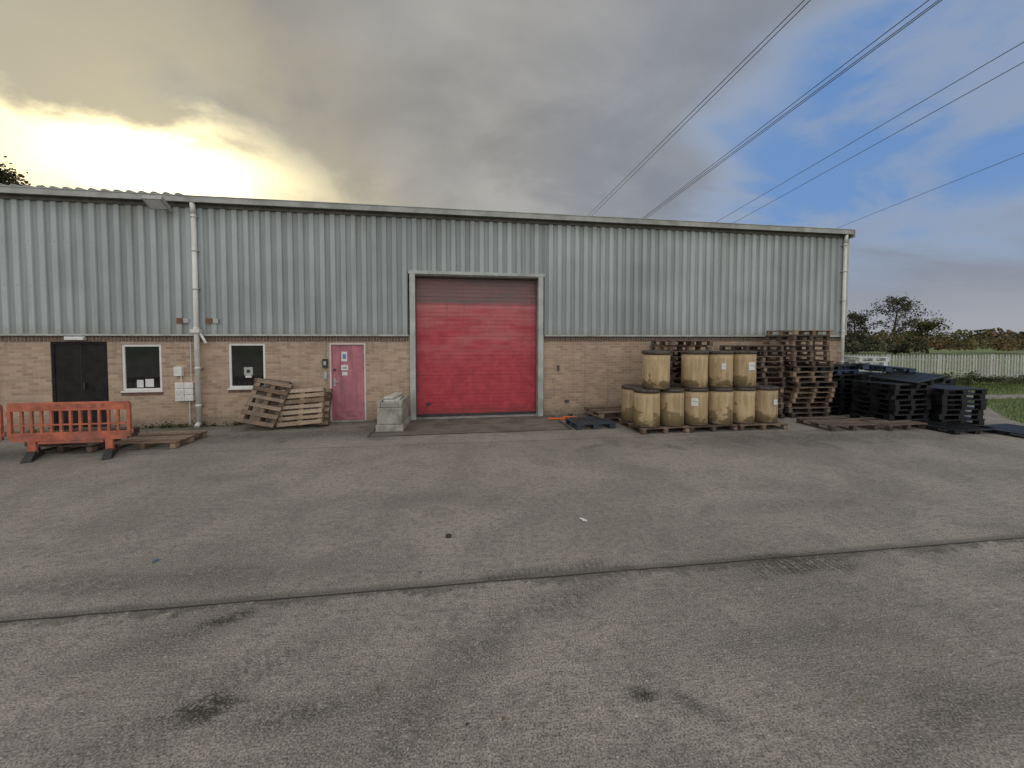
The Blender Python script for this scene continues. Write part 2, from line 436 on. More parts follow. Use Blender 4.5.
for a,b_ in ((-1.70,-1.56),(1.73,1.87)):
    mb.box(a,b_,-.075,-.02,0,3.85)
    mb.box(a+.002 if a<0 else a,b_-.002,-.02,.34,0,3.77,1)
mb.box(-1.73,1.90,-.08,-.02,3.822,3.905); mb.box(-1.56,1.73,-.02,.34,3.78,3.82,1)
mb.box(-1.56,1.73,-.075,-.03,3.775,3.82,2)
part(mb,'roller_door_frame',[M_trim,M_gutter,M_darktrim],bevel=.004)
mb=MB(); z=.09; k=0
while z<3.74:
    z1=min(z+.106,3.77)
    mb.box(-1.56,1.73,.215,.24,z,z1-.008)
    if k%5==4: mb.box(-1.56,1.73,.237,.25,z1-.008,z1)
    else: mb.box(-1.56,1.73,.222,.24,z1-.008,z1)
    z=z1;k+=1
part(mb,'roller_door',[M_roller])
mb=MB(); mb.box(-1.56,1.73,.20,.24,.015,.088,0)
mb.box(-1.30,-1.18,.19,.213,.34,.40,0)
mb.box(-1.56,1.73,.0,.3,.0,.012,1)
mb.box(-1.565,-1.55,.17,.2,.05,3.7,0); mb.box(1.72,1.735,.17,.2,.05,3.7,0)
part(mb,'roller_door_seal',[M_dark,M_gutter])
mb=MB(); mb.box(-9.776,-8.631,.035,.08,.01,2.07,0); mb.box(-9.776,-9.72,.02,.034,.01,2.06,0); mb.box(-8.69,-8.631,.02,.034,.01,2.06,0); mb.box(-9.72,-8.69,.02,.034,2.0,2.06,0)
mb.box(-9.205,-9.195,.03,.034,.02,2.0,1); mb.box(-9.14,-9.11,-.01,.034,.95,1.1,1)
part(mb,'black_door',[M_ddoor,M_dark],bevel=.003)
def window(x0,x1,z0,z1,style):
    mb=MB(); f=.055
    mb.box(x0,x1,.02,.075,z0,z0+f); mb.box(x0,x1,.02,.075,z1-f,z1)
    mb.box(x0,x0+f,.02,.075,z0+f,z1-f); mb.box(x1-f,x1,.02,.075,z0+f,z1-f)
    i0,i1,k0,k1=x0+f,x1-f,z0+f,z1-f
    mb.box(i0,i1,.05,.056,k0,k1,1)
    mb.box(i0,i1,.09,.1,k0,k1,2)
    mb.box(x0-.02,x1+.02,-.035,.02,z0-.035,z0-.002,3)
    mb.box(x0-.02,x1+.02,-.012,-.0,z0-.105,z0-.035,4)
    if style==1:
        mb.box(i0+.22,i0+.36,.044,.0485,k0+.02,k0+.2,5); mb.box(i0+.40,i0+.58,.044,.0485,k0+.03,k0+.22,5)
    elif style==2:
        mb.box(i0+.27,i0+.47,.044,.0485,k0+.26,k0+.46,8); mb.box(i0+.30,i0+.44,.044,.0485,k0+.20,k0+.255,5)
        mb.box(i0+.33,i0+.41,.041,.0435,k0+.32,k0+.40,7)
    part(mb,'window',[M_winfr,M_glass,M_blind,M_winfr,M_sill,M_paper,M_paper,M_dark,M_grey],bevel=.002)
window(-8.344,-7.505,.89,2.0,1); window(-6.046,-5.210,.91,2.02,2); window(-12.6,-11.4,.9,2.0,0); window(-15.6,-14.4,.9,2.0,0)
mb=MB()
x0,x1=-3.70,-2.82
mb.box(x0,x0+.04,-.01,.09,.03,2.02,1); mb.box(x1-.04,x1,-.01,.09,.03,2.02,1); mb.box(x0+.04,x1-.04,-.01,.09,1.98,2.02,1)
mb.box(x0+.043,x1-.043,.03,.075,.04,1.975,0)
mb.box(x0,x1,-.03,.1,0,.03,2)
mb.box(x0+.28,x0+.42,.024,.0295,1.55,1.80,3); mb.box(x0+.31,x0+.39,.021,.0238,1.62,1.74,5)
mb.box(x0+.27,x0+.44,.024,.0295,1.32,1.46,3); mb.box(x0+.30,x0+.41,.021,.0238,1.36,1.42,6)
mb.box(x0+.29,x0+.42,.024,.0295,1.19,1.28,3)
mb.box(x0+.085,x0+.135,.016,.0295,.92,1.12,6); mb.box(x0+.095,x0+.2,-.03,-.015,1.02,1.04,6); mb.box(x0+.1,x0+.12,-.015,.016,1.02,1.04,6)
mb.box(x0+.08,x0+.14,.02,.0295,1.3,1.37,4)
mb.box(x0+.12,x1-.12,.026,.0295,.10,.27,7)
for hz in (.25,1.0,1.75): mb.box(x1-.065,x1-.048,.012,.028,hz,hz+.1,6)
part(mb,'pink_door',[M_pink,M_pinkfr,M_cblock,M_paper,M_dark,simple('blue_ink',(.1,.2,.4),.6,.1),M_grey,simple('kick_plate',(.33,.13,.16),.4,.2)],bevel=.002)
mb=MB(); mb.box(-3.86,-3.74,-.06,-.002,1.40,1.62,0); mb.box(-3.83,-3.77,-.066,-.061,1.46,1.56,1); mb.tube((-3.80,-.02,1.62),(-3.80,-.02,2.07),.012,mi=1)
mb.box(-3.84,-3.76,-.05,-.002,1.1,1.3,1)
part(mb,'door_entry_keypad',[M_dark,M_grey],bevel=.006)
mb=MB()
for k in range(2):
    for j in range(3):
        a=-7.17+k*.20; z=.64+j*.15
        mb.box(a,a+.185,-.11,-.002,z,z+.14,0); mb.box(a+.02,a+.165,-.115,-.111,z+.03,z+.11,1)
mb.tube((-7.07,-.04,1.1),(-7.07,-.04,1.26),.012,mi=1); mb.tube((-6.85,-.04,1.1),(-6.85,-.04,2.05),.01,mi=1); mb.tube((-6.9,-.04,.05),(-6.9,-.04,.64),.015,mi=1)
part(mb,'meter_boxes',[M_winfr,M_pvc],bevel=.006)
mb=MB(); mb.box(-7.2,-7.03,-.09,-.002,1.24,1.46,0); mb.box(-7.17,-7.06,-.094,-.091,1.30,1.40,1); part(mb,'junction_box',[M_winfr,M_pvc],bevel=.006)
mb=MB()
for a in (-7.12,-6.48): 
    mb.box(a,a+.13,-.075,-.052,2.50,2.63,0)
    for j in range(4): mb.box(a+.01,a+.12,-.082,-.076,2.515+j*.028,2.53+j*.028,1)
    mb.box(a+.15,a+.26,-.075,-.052,2.51,2.62,2)
part(mb,'wall_vents',[M_orangevent,M_darktrim,M_trim])
mb=MB(); mb.box(-9.42,-9.04,-.10,-.076,2.10,2.17,0); mb.box(-9.44,-9.02,-.076,-.004,2.09,2.19,1); part(mb,'bulkhead_light',[M_winfr,M_grey],bevel=.01)
mb=MB()
T=Matrix.Translation((-7.25,-.42,5.22))@Matrix.Rotation(R(-28),4,'X')
mb.box(-.2,.2,-.16,.16,-.05,.05,0,T); mb.box(-.17,.17,-.13,.13,-.056,-.051,1,T)
mb.tube((-7.25,-.05,5.15),(-7.25,-.38,5.2),.02,mi=0)
part(mb,'floodlight',[M_gutter,M_paper],bevel=.008)
def downpipe(x,r,name,z1=5.36):
    mb=MB()
    mb.tube((x,-.13,.06),(x,-.13,z1-.28),r,mi=0,n=16)
    mb.tube((x,-.13,z1-.28),(x,-.16,z1-.02),r,mi=0,n=16)
    for z in (.5,1.4,2.35,3.3,4.2,5.0):
        mb.lathe([(r+.008,z),(r+.008,z+.05)],16,0,Matrix.Translation((x,-.13,0)))
        mb.box(x-.07,x+.07,-.13,-.055 if z>2.3 else -.003,z+.015,z+.035,1)
    mb.tube((x,-.13,.1),(x,-.24,.02),r,mi=0,n=16)
    part(mb,name,[M_pvc,M_grey])
downpipe(-6.66,.055,'downpipe'); downpipe(SR-.14,.045,'downpipe')
mb=MB(); mb.box(-6.76,-6.56,-.22,-.06,2.27,2.36,0); mb.tube((-6.60,-.13,2.3),(-6.46,-.13,2.02),.03,mi=0); part(mb,'rainwater_hopper',[M_pvc],bevel=.01)
mb=MB(); mb.box(2.28,2.34,-.04,-.002,1.25,1.4); mb.box(2.5,2.62,-.03,-.002,.35,.42); part(mb,'wall_switch_box',[M_darktrim])

# ------------------------------------------------------------ PALLETS
def pallet(mb,M,L=1.2,D=1.0,mi=0,rng=random,broken=0):
    nb=rng.choice([6,7,7]); 
    for i in range(nb):
        if rng.random()<broken: continue
        w=.095*rng.uniform(.85,1.1); y=-D/2+(D-w)*i/(nb-1); e=rng.uniform(-.014,.014)
        Mt=M@Matrix.Translation((0,y+w/2,.128))@Matrix.Rotation(R(rng.uniform(-.8,.8)),4,'Z')@Matrix.Rotation(R(rng.uniform(-.3,.3)),4,'Y')
        mb.box(-L/2+e,L/2+e,-w/2,w/2,-.0095,.010,mi,Mt)
    for x in (-L/2,-.05,L/2-.10):
        mb.box(x,x+.10,-D/2,D/2,.099,.1165,mi,M)
        mb.box(x,x+.10,-D/2,D/2,0,.018,mi,M)
        for y in (-D/2,-.06,D/2-.12): mb.box(x+.003,x+.097,y+.002,y+.118,.0185,.0985,mi,M)
def plpallet(mb,M,L=1.2,D=1.0,mi=0,h=.15):
    mb.box(-L/2,L/2,-D/2,-D/2+.05,h-.035,h,mi,M); mb.box(-L/2,L/2,D/2-.05,D/2,h-.035,h,mi,M)
    n=9
    for i in range(n):
        x=-L/2+(L-.08)*i/(n-1); mb.box(x,x+.08,-D/2+.051,D/2-.051,h-.03,h-.002,mi,M)
    for x in (-L/2+.01,-.07,L/2-.15):
        for y in (-D/2+.01,-.07,D/2-.15): mb.box(x,x+.14,y,y+.14,.0,h-.036,mi,M)
        mb.box(x+.02,x+.12,-D/2+.151,D/2-.151,.003,.025,mi,M)
def stack(name,X,Y,rot,n,mats,kind=pallet,seed=1,jit=.03,z0=0,L=1.2,D=1.0,step=.1395,h=.15,yj=2.5):
    rng=random.Random(seed); mb=MB(); dx=dy=0
    for i in range(n):
        dx=dx*.6+rng.uniform(-jit,jit); dy=dy*.6+rng.uniform(-jit,jit)
        M=Matrix.Translation((dx,dy,i*step))@Matrix.Rotation(R(rng.uniform(-yj,yj)),4,'Z')
        mi=rng.randrange(len(mats))
        if kind is pallet: pallet(mb,M,L*rng.choice([1,1,.97,.92]),D,mi,rng,.05)
        else: plpallet(mb,M,L,D,mi,h)
    return mb.obj(name,mats,M=Matrix.Translation((X,Y,z0))@Matrix.Rotation(R(rot),4,'Z'))
MW=[M_woodm,M_wooddk,M_wood,M_wooddk,M_wooddk,M_woodm]
stack('wooden_pallet_stack',8.05,11.25,7,17,MW,seed=3,jit=.05)
stack('wooden_pallet_stack',6.62,11.05,9,14,[M_wooddk,M_wooddk,M_woodm],seed=4)
stack('wooden_pallet_stack',4.55,10.85,9,15,[M_wooddk,M_woodm],seed=5)
stack('wooden_pallet_stack',5.85,11.15,9,9,[M_wooddk],seed=6)
stack('wooden_pallet',7.9,9.65,8,1,[M_wooddk],seed=8)
stack('wooden_pallet',9.15,9.75,14,1,[M_wooddk],seed=9)
stack('wooden_pallet_stack',2.72,10.55,14,2,MW,seed=11,jit=.06)
for k,(s) in enumerate((3.33,4.55,5.78)):
    stack('wooden_pallet',s,9.15+(s-3.08)*.16+.28,9,1,[M_woodm if k!=1 else M_wooddk],seed=20+k,L=1.2,D=1.2)
stack('plastic_pallet',1.93,9.75,12,1,[simple('slate_pallet_plastic',(.03,.04,.055),.5,.3,5)],plpallet,seed=31,L=1.0,D=.8)
stack('plastic_pallet_stack',9.75,10.30,12,8,[M_plast],plpallet,seed=32,jit=.05,step=.125)
stack('plastic_pallet_stack',11.05,10.25,4,7,[M_plast],plpallet,seed=33,jit=.05,step=.125)
stack('plastic_pallet_stack',9.05,11.55,9,11,[M_plast,M_plast,M_plbl],plpallet,seed=34,jit=.05,step=.125)
stack('plastic_pallet_stack',10.3,11.65,9,9,[M_plast,M_plast,M_plbl],plpallet,seed=35,jit=.06,step=.125)
stack('plastic_pallet_stack',11.75,11.6,-5,8,[M_plast],plpallet,seed=36,jit=.06,step=.125)
stack('plastic_pallet_stack',11.6,13.4,9,11,[M_plgr],plpallet,seed=37,jit=.04,step=.14)
o=stack('plastic_pallet',10.2,10.3,20,1,[M_plast],plpallet,seed=40); o.rotation_euler=(R(4),R(-7),R(20)); o.location=(10.3,10.35,1.02)
o=stack('plastic_pallet',9.3,11.4,20,1,[M_plbl],plpallet,seed=41); o.rotation_euler=(R(-3),R(6),R(-14)); o.location=(10.35,11.3,1.22)
stack('plastic_pallet',11.4,8.95,14,1,[M_plast],plpallet,seed=42,h=.10)
stack('plastic_pallet',12.3,8.45,8,1,[M_plast],plpallet,seed=43,h=.10)
stack('plastic_pallet',10.35,9.35,5,1,[M_plast],plpallet,seed=44,h=.10)
def leaning(s,d,inplane,tilt,yaw,L,D,seed,mats):
    mb=MB(); pallet(mb,Matrix.Identity(4),L,D,0,random.Random(seed),.0)
    o=mb.obj('wooden_pallet',mats)
    up=Matrix.Rotation(R(90),4,'X')
    M=WM@Matrix.Translation((s,d,0))@Matrix.Rotation(R(yaw),4,'Z')@Matrix.Rotation(R(-tilt),4,'X')@Matrix.Rotation(R(inplane),4,'Y')@up
    zmin=min((M@v.co).z for v in o.data.vertices)
    o.matrix_world=Matrix.Translation((0,0,-zmin))@M
leaning(-5.02,-.42,14,30,4,.80,1.12,51,[M_woodm])
leaning(-5.06,-.25,9,24,4,.80,1.12,54,[M_wooddk])
leaning(-4.22,-.40,-4,28,-3,1.0,.92,52,[M_wood])
leaning(-4.12,-.24,2,22,0,1.0,.9,55,[M_woodm])
stack('wooden_pallet',-7.15,8.05,8,1,[M_woodm],seed=53)
stack('wooden_pallet',-8.45,7.85,4,2,[M_woodm,M_wooddk],seed=56)

# ------------------------------------------------------------ DRUMS
def drum(X,Y,Z,rot,label,seed):
    rng=random.Random(seed); mb=MB(); r=.29;h=.85
    ph=rng.uniform(0,6); 
    wob=lambda a,z:.014*math.sin(2*a+ph)*math.sin(3.1*z/h)+.006*math.sin(5*a+ph*2+z*4)
    mb.lathe([(r,.0),(r,.25),(r-.002,.45),(r,.65),(r,h-.03)],36,0,wob=wob)
    mb.lathe([(r+.003,.0),(r+.007,.006),(r+.007,.035),(r+.003,.042)],36,1,cap=False)
    mb.lathe([(r+.003,h-.075),(r+.011,h-.067),(r+.013,h-.035),(r+.011,h-.02),(r+.008,h-.004),(r-.01,h)],36,1)
    mb.lathe([(r-.014,h-.012),(r-.02,h+.002),(r-.05,h+.002),(r-.055,h-.008)],36,2,cap=True)
    mb.box(r+.008,r+.022,-.07,.05,h-.045,h-.022,1,Matrix.Rotation(ph,4,'Z'))
    if label:
        w,hh,zc=label; n=6; rr=r+.010
        vs=[];da=w/rr
        for i in range(n+1):
            a=-math.pi/2-da/2+da*i/n
            for z in (zc-hh/2,zc+hh/2): vs.append((rr*math.cos(a),rr*math.sin(a),z))
        mb.add(vs,[(2*i,2*i+2,2*i+3,2*i+1) for i in range(n)],3,smooth=True)
        vs=[];da=w*.7/rr; rr+=.002
        for i in range(n+1):
            a=-math.pi/2-da/2+da*i/n
            for z in (zc+.0*hh,zc+hh*.12): vs.append((rr*math.cos(a),rr*math.sin(a),z))
        mb.add(vs,[(2*i,2*i+2,2*i+3,2*i+1) for i in range(n)],4,smooth=True)
    M=Matrix.Translation((X,Y,Z))@Matrix.Rotation(R(rot),4,'Z')@Matrix.Rotation(R(rng.uniform(-.9,.9)),4,'X')
    mb.obj('fibre_drum',[M_drum,M_ring,M_lid,M_paper,M_grey],M=M)
def rowpos(k,back=0): 
    return 3.08+.61*k*.987-back*.158, 9.13+.61*k*.158+back*.987
labs={2:(.15,.18,.55),5:(.13,.12,.5),1:None}
for k in range(6):
    X,Y=rowpos(k+random.uniform(-.02,.02),random.uniform(-.03,.03)); drum(X,Y,.14,random.uniform(-25,25),labs.get(k),60+k)
for k in range(6):
    X,Y=rowpos(k,.62); drum(X,Y,.14,random.uniform(-180,180),None,80+k)
for k,l in ((.42,None),(1.98,None),(3.02,(.1,.14,.5)),(4.03,(.17,.19,.50))):
    X,Y=rowpos(k,.02); drum(X,Y,.993,random.uniform(-20,20),l,100+int(k*10))
for k in (.9,2.9):
    X,Y=rowpos(k,.64); drum(X,Y,.993,random.uniform(-180,180),None,120+int(k*10))

# ------------------------------------------------------------ ORANGE BARRIER
def barrier(X0,Y0,X1,Y1):
    L=math.hypot(X1-X0,Y1-Y0); ang=math.atan2(Y1-Y0,X1-X0)
    mb=MB(); t=.02
    def rbox(x0,x1,z0,z1,th=t): mb.box(x0,x1,-th,th,z0,z1,0)
    rbox(.06,L-.06,.84,.99,.024)
    rbox(.0,.055,.34,.90,.024); rbox(L-.055,L,.34,.90,.024)
    for cx,sg in ((.06,-1),(L-.06,1)):
        vs=[];n=6
        for i in range(n+1):
            a=math.pi/2*i/n
            vs.append((cx+sg*.06*math.sin(a),-.024,.90+.09*math.cos(a)))
        for (x,y,z) in list(vs): vs.append((x,.024,z))
        m=n+1; fs=[(i,i+1,i+1+m,i+m) for i in range(n)]
        vs+= [(cx,-.024,.90),(cx,.024,.90)]
        fs+=[(i+1,i,2*m) for i in range(n)]+[(i+m,i+1+m,2*m+1) for i in range(n)]
        mb.add(vs,fs,0)
    rbox(.055,L-.055,.30,.45,.024)
    nb=12
    for i in range(1,nb):
        x=.055+(L-.11)*i/nb
        rbox(x-.02,x+.02,.45,.84,.017)
    for i in range(nb):
        x=.055+(L-.11)*(i+.5)/nb; rbox(x-.055,x+.055,.575,.60,.014)
    for x in (.35,L-.35):
        rbox(x-.06,x+.06,.09,.30,.022)
    rbox(.44,L-.44,.25,.2975,.018)
    mb.box(-.035,-.002,-.012,.012,.75,.83,0); mb.box(L+.002,L+.035,-.012,.012,.40,.48,0)
    mb.box(.4,L-.4,-.028,-.0245,.875,.955,2)
    for x in (.35,L-.35):
        T=Matrix.Translation((x,0,0))@Matrix.Rotation(R(28),4,'Z')
        vs=[(-.07,-.36,0),(.07,-.36,0),(.07,.36,0),(-.07,.36,0),(-.055,-.34,.04),(.055,-.34,.04),(.055,-.09,.13),(-.055,-.09,.13),(.055,.09,.13),(-.055,.09,.13),(.055,.34,.04),(-.055,.34,.04)]
        fs=[(3,2,1,0),(0,1,5,4),(4,5,6,7),(7,6,8,9),(9,8,10,11),(11,10,2,3),(1,2,10,8,6,5),(3,0,4,7,9,11)]
        mb.add(vs,fs,1,T)
    return mb.obj('pedestrian_safety_barrier',[M_orange,M_rubber,simple('worn_orange',(.34,.10,.06),.6,.3,12)],M=Matrix.Translation((X0,Y0,0))@Matrix.Rotation(ang,4,'Z'),bevel=.006)
barrier(-8.85,6.98,-6.98,7.28)
barrier(-10.8,6.50,-8.93,6.96)

# ------------------------------------------------------------ CONCRETE BLOCK
mb=MB()
mb.box(-.31,.31,-.60,.55,0,.16,0); mb.box(-.28,.28,-.57,.52,.161,.55,0)
mb.box(-.28,-.20,-.57,.52,.551,.70,0); mb.box(.20,.28,-.57,.52,.551,.70,0); mb.box(-.199,.199,-.57,-.50,.551,.68,0); mb.box(-.199,.199,.45,.52,.551,.69,0)
mb.box(-.19,.17,-.46,.40,.60,.715,1,Matrix.Rotation(R(4),4,'Z')); mb.box(-.12,.10,-.40,.42,.72,.78,1,Matrix.Rotation(R(-7),4,'Z'))
mb.obj('concrete_trough_block',[M_cblock,simple('pale_stone_slab',(.45,.44,.40),.85,.2,8)],M=WM@Matrix.Translation((-2.02,-.80,0))@Matrix.Rotation(R(-3),4,'Z'),bevel=.02)

cu=bpy.data.curves.new('orange_hose','CURVE'); cu.dimensions='3D'; sp=cu.splines.new('NURBS')
P=[(-.4,0,.03),(-.15,.03,.03),(.05,-.04,.03),(.3,.02,.03),(.42,.14,.03),(.3,.22,.03),(.0,.2,.03)]
sp.points.add(len(P)-1)
for p,q in zip(sp.points,P): p.co=(*q,1)
sp.use_endpoint_u=True; cu.bevel_depth=.028
o=bpy.data.objects.new('orange_hose',cu); scene.collection.objects.link(o); o.location=(1.35,10.45,0)
cu.materials.append(simple('orange_hose_rubber',(.62,.12,.03),.5,.15))
def stone(name,X,Y,r,mat,seed,flat=.6):
    rng=random.Random(seed); bm=bmesh.new(); bmesh.ops.create_icosphere(bm,subdivisions=2,radius=r)
    for v in bm.verts: v.co*=rng.uniform(.75,1.15); v.co.z=v.co.z*flat+r*flat*.8
    me=bpy.data.meshes.new(name); bm.to_mesh(me); bm.free(); me.materials.append(mat)
    o=bpy.data.objects.new(name,me); o.location=(X,Y,0); scene.collection.objects.link(o)
stone('mud_clod',-.68,4.2,.036,M_rubber,1,.45)
def scrap(name,X,Y,w,l,rot,mat,seed):
    rng=random.Random(seed); n=5; vs=[];fs=[]
    for i in range(n+1):
        for j in range(n+1):
            vs.append(((i/n-.5)*w*rng.uniform(.7,1.2),(j/n-.5)*l*rng.uniform(.8,1.1),rng.uniform(.004,.025)))
    for i in range(n):
        for j in range(n):
            a=i*(n+1)+j; fs.append((a,a+n+1,a+n+2,a+1))
    mb=MB(); mb.add(vs,fs); mb.obj(name,[mat],M=Matrix.Translation((X,Y,0))@Matrix.Rotation(R(rot),4,'Z'))
scrap('paper_scrap',.83,4.58,.035,.11,35,M_paper,1); scrap('plastic_wrapper',-3.38,3.72,.03,.06,10,simple('blue_wrapper',(.10,.2,.3),.6,.3,30),2)
mb=MB(); rng=random.Random(9)
for i in range(520):
    X=rng.uniform(-9,11); Y=rng.uniform(1.7,9.2)
    if rng.random()<.75: Y=10.5+.16*(X+1)-abs(rng.gauss(0,.35))-.05
    r=rng.uniform(.004,.014)*(1 if Y<6 else 1.5); a=rng.uniform(0,6.3)
    mb.add([(r*math.cos(a+k*1.57)*rng.uniform(.6,1.3),r*math.sin(a+k*1.57)*rng.uniform(.6,1.3),.003+rng.uniform(0,r*.7)) for k in range(4)],[(0,1,2,3)],rng.choice([0,0,1,2]),Matrix.Translation((X,Y,0)))
mb.obj('ground_litter',[M_leafo,M_rubber,M_cblock])

# ------------------------------------------------------------ FENCE
mb=MB(); X0,Y0,X1,Y1=13.5,20.0,70,21.5; L=math.hypot(X1-X0,Y1-Y0); ang=math.atan2(Y1-Y0,X1-X0)
x=0; rng=random.Random(3); H=1.42
while x<L:
    T=Matrix.Translation((x,0,0))@Matrix.Rotation(R(rng.uniform(-1,1)),4,'Y')
    w=.042; hh=H+rng.uniform(-.01,.01)
    mb.add([(-w,-.012,.03),(-.012,.012,.03),(.012,.012,.03),(w,-.012,.03),(-w,-.012,hh-.1),(-.012,.012,hh-.07),(.012,.012,hh-.07),(w,-.012,hh-.1),(0,0,hh)],
           [(0,1,5,4),(1,2,6,5),(2,3,7,6),(4,5,8),(5,6,8),(6,7,8)],0,T)
    x+=.155
x=0
while x<L: mb.box(x,x+.1,.05,.15,0,H-.05,0); x+=2.75
mb.box(0,L,.015,.05,.28,.33,0); mb.box(0,L,.015,.05,H-.34,H-.29,0)
mb.obj('palisade_fence',[M_galv],M=Matrix.Translation((X0,Y0,0))@Matrix.Rotation(ang,4,'Z'))

# ------------------------------------------------------------ VEGETATION
def leaf(mb,p,r,rng,mi=0):
    n=Vector((rng.gauss(0,1),rng.gauss(0,1),rng.gauss(0,1))).normalized()
    u=n.orthogonal().normalized(); w=n.cross(u)
    a=r*rng.uniform(.6,1.2); b_=a*rng.uniform(.5,.9)
    mb.add([p+u*a,p+w*b_,p-u*a,p-w*b_],[(0,1,2,3)],mi)
def tree(name,X,Y,h,lm,seed,nleaf=26,lr=.12,trunk=.2,width=6,clump=.4,nl=34,base=.22):
    # leader stem with limbs at all heights, crown egg shaped
    rng=random.Random(seed); mb=MB(); tips=[]
    pts_=[Vector((0,0,-.05))]; n=9
    for i in range(1,n+1):
        pts_.append(Vector((pts_[-1].x+rng.gauss(0,.03)*h*.3,pts_[-1].y+rng.gauss(0,.03)*h*.3,h*.93*i/n)))
    for i in range(n): mb.tube(pts_[i],pts_[i+1],trunk*(1-i/n)**.8+.015,trunk*(1-(i+1)/n)**.8+.015,8,0)
    for k in range(nl):
        f=base+(1-base)*rng.random()**.85*.97
        i=min(n-1,int(f*n)); p=pts_[i].lerp(pts_[i+1],f*n-i)
        prof=math.sin(math.pi*min(1,((f-base)/(1-base))*.72+.24))
        ln=width/2*prof*rng.uniform(.55,1.1); a=rng.uniform(0,6.3)
        d=Vector((math.cos(a),math.sin(a),rng.uniform(.25,.9))).normalized(); r=trunk*.32*(1-f*.6)
        q=p; seg=4
        for j in range(seg):
            d=(d+Vector((rng.gauss(0,.22),rng.gauss(0,.22),rng.gauss(.05,.15)))).normalized()
            q2=q+d*ln/seg; mb.tube(q,q2,r,r*.7,5,0); r*=.7; q=q2
            if j>=1: tips.append(q)
            for _ in range(2):
                if j>=1:
                    e=(d+Vector((rng.gauss(0,.7),rng.gauss(0,.7),rng.gauss(.1,.5)))).normalized(); q3=q+e*ln*rng.uniform(.15,.35)
                    mb.tube(q,q3,r*.6,r*.3,4,0); tips.append(q3)
    for tp in tips:
        c=rng.uniform(.5,1.25)
        for i in range(int(nleaf*rng.uniform(.1,1.4))):
            leaf(mb,tp+Vector((rng.gauss(0,clump),rng.gauss(0,clump),rng.gauss(0,clump*.7)))*c,lr,rng,1)
    mb.obj(name,[M_bark,lm],M=Matrix.Translation((X,Y,0)))
tree('sparse_autumn_tree',57.5,60,8.7,M_leafd,41,nleaf=9,lr=.14,width=7.6,clump=.34,nl=38)
tree('autumn_tree',51.4,60,6.3,M_leafd,8,nleaf=14,lr=.14,width=5.2,clump=.38,nl=26)
tree('autumn_tree',66.5,64,4.8,M_leafy,12,nleaf=18,lr=.15,width=6.5,clump=.42,nl=26,base=.1)
tree('autumn_tree',-25.3,20.0,10.9,M_leafd,15,nleaf=18,lr=.09,width=6.0,clump=.3,nl=60)
def mass(name,fn,n,lr,mats,seed):
    rng=random.Random(seed); mb=MB()
    for _ in range(n):
        p,mi=fn(rng); leaf(mb,p,lr*rng.uniform(.6,1.4),rng,mi)
    mb.obj(name,mats)
blobs=[]
rg=random.Random(21)
for i in range(90):
    X=rg.uniform(34,150); Y=58+rg.uniform(-3,8); h=rg.uniform(.5,1.9)*(1.0 if 61<X<76 else .7)
    blobs.append((X,Y,h,rg.uniform(1.0,2.6),0 if X<60 else (1 if rg.random()<.6 else 2)))
def hf(r):
    X,Y,h,w,mi=r.choice(blobs); a=r.uniform(0,6.3); e=math.asin(r.uniform(-.2,1)); k=r.uniform(.75,1.1)
    return Vector((X+w*k*math.cos(a)*math.cos(e),Y+w*k*math.sin(a)*math.cos(e),h*.9+h*k*math.sin(e))),mi
mass('hedgerow',hf,30000,.17,[M_leafd,M_leafy,M_leafo],22)
fb=[(rg.uniform(20,130)*1.9+20,130+rg.uniform(-8,8),rg.uniform(1.6,3.2),rg.uniform(3,7),rg.choice([0,0,1,2])) for _ in range(90)]
def ff(r):
    X,Y,h,w,mi=r.choice(fb); a=r.uniform(0,6.3); e=math.asin(r.uniform(-.2,1))
    return Vector((X+w*math.cos(a)*math.cos(e),Y+w*math.sin(a)*math.cos(e),h*.8+h*math.sin(e))),mi
mass('distant_treeline',ff,16000,.45,[M_leafd,M_leafy,M_leafo],23)
bb=[(rg.uniform(14,45),19.2+rg.uniform(-.9,.4),rg.uniform(.12,.42),rg.uniform(.3,.9),rg.choice([0,1,1])) for _ in range(110)]
def bf(r):
    X,Y,h,w,mi=r.choice(bb); a=r.uniform(0,6.3); e=math.asin(r.uniform(0,1)); k=r.uniform(.6,1.05)
    return Vector((X+w*k*math.cos(a)*math.cos(e),Y+w*k*math.sin(a)*math.cos(e),h*.5+h*k*math.sin(e))),mi
mass('bramble_bushes',bf,16000,.045,[M_leafd,M_moss],24)
mb=MB(); rng=random.Random(30)
def inyard(X,Y):
    if Y<9.2: return X<12.45
    if Y<10.6: return X<12.45+(Y-9.2)/1.4*.8
    if Y<12.6: return X<13.25+(Y-10.6)*.9
    return X<15.1-(Y-12.6)*.2
c=0
while c<16000:
    X=rng.uniform(12.4,30); Y=rng.uniform(6,19)
    if inyard(X,Y) : continue
    if 14.1<Y-(X-14.2)*.07<15.0: continue
    c+=1; h=rng.uniform(.04,.12)*(2.2 if Y>16.5 else 1); a=rng.uniform(0,6.3); w=.009
    dx,dy=math.cos(a)*w,math.sin(a)*w; lx,ly=rng.gauss(0,.03),rng.gauss(0,.03)
    mb.add([(X-dx,Y-dy,-.02),(X+dx,Y+dy,-.02),(X+lx,Y+ly,h)],[(0,1,2)])
mb.obj('grass_verge',[M_grassb])
mb=MB(); rng=random.Random(31)
for i in range(80):
    s=rng.choice([rng.uniform(-7.6,-1.9),rng.uniform(2,11),rng.uniform(-12,-7)]); 
    if -3.8<s<-2.7: continue
    c0=W(s,-.05-abs(rng.gauss(0,.05)),0); k=rng.randint(6,34); w=rng.uniform(.02,.10)
    for j in range(k): leaf(mb,c0+Vector((rng.gauss(0,w),rng.gauss(0,w*.6),abs(rng.gauss(0,w*.8))+.01)),.022,rng,0)
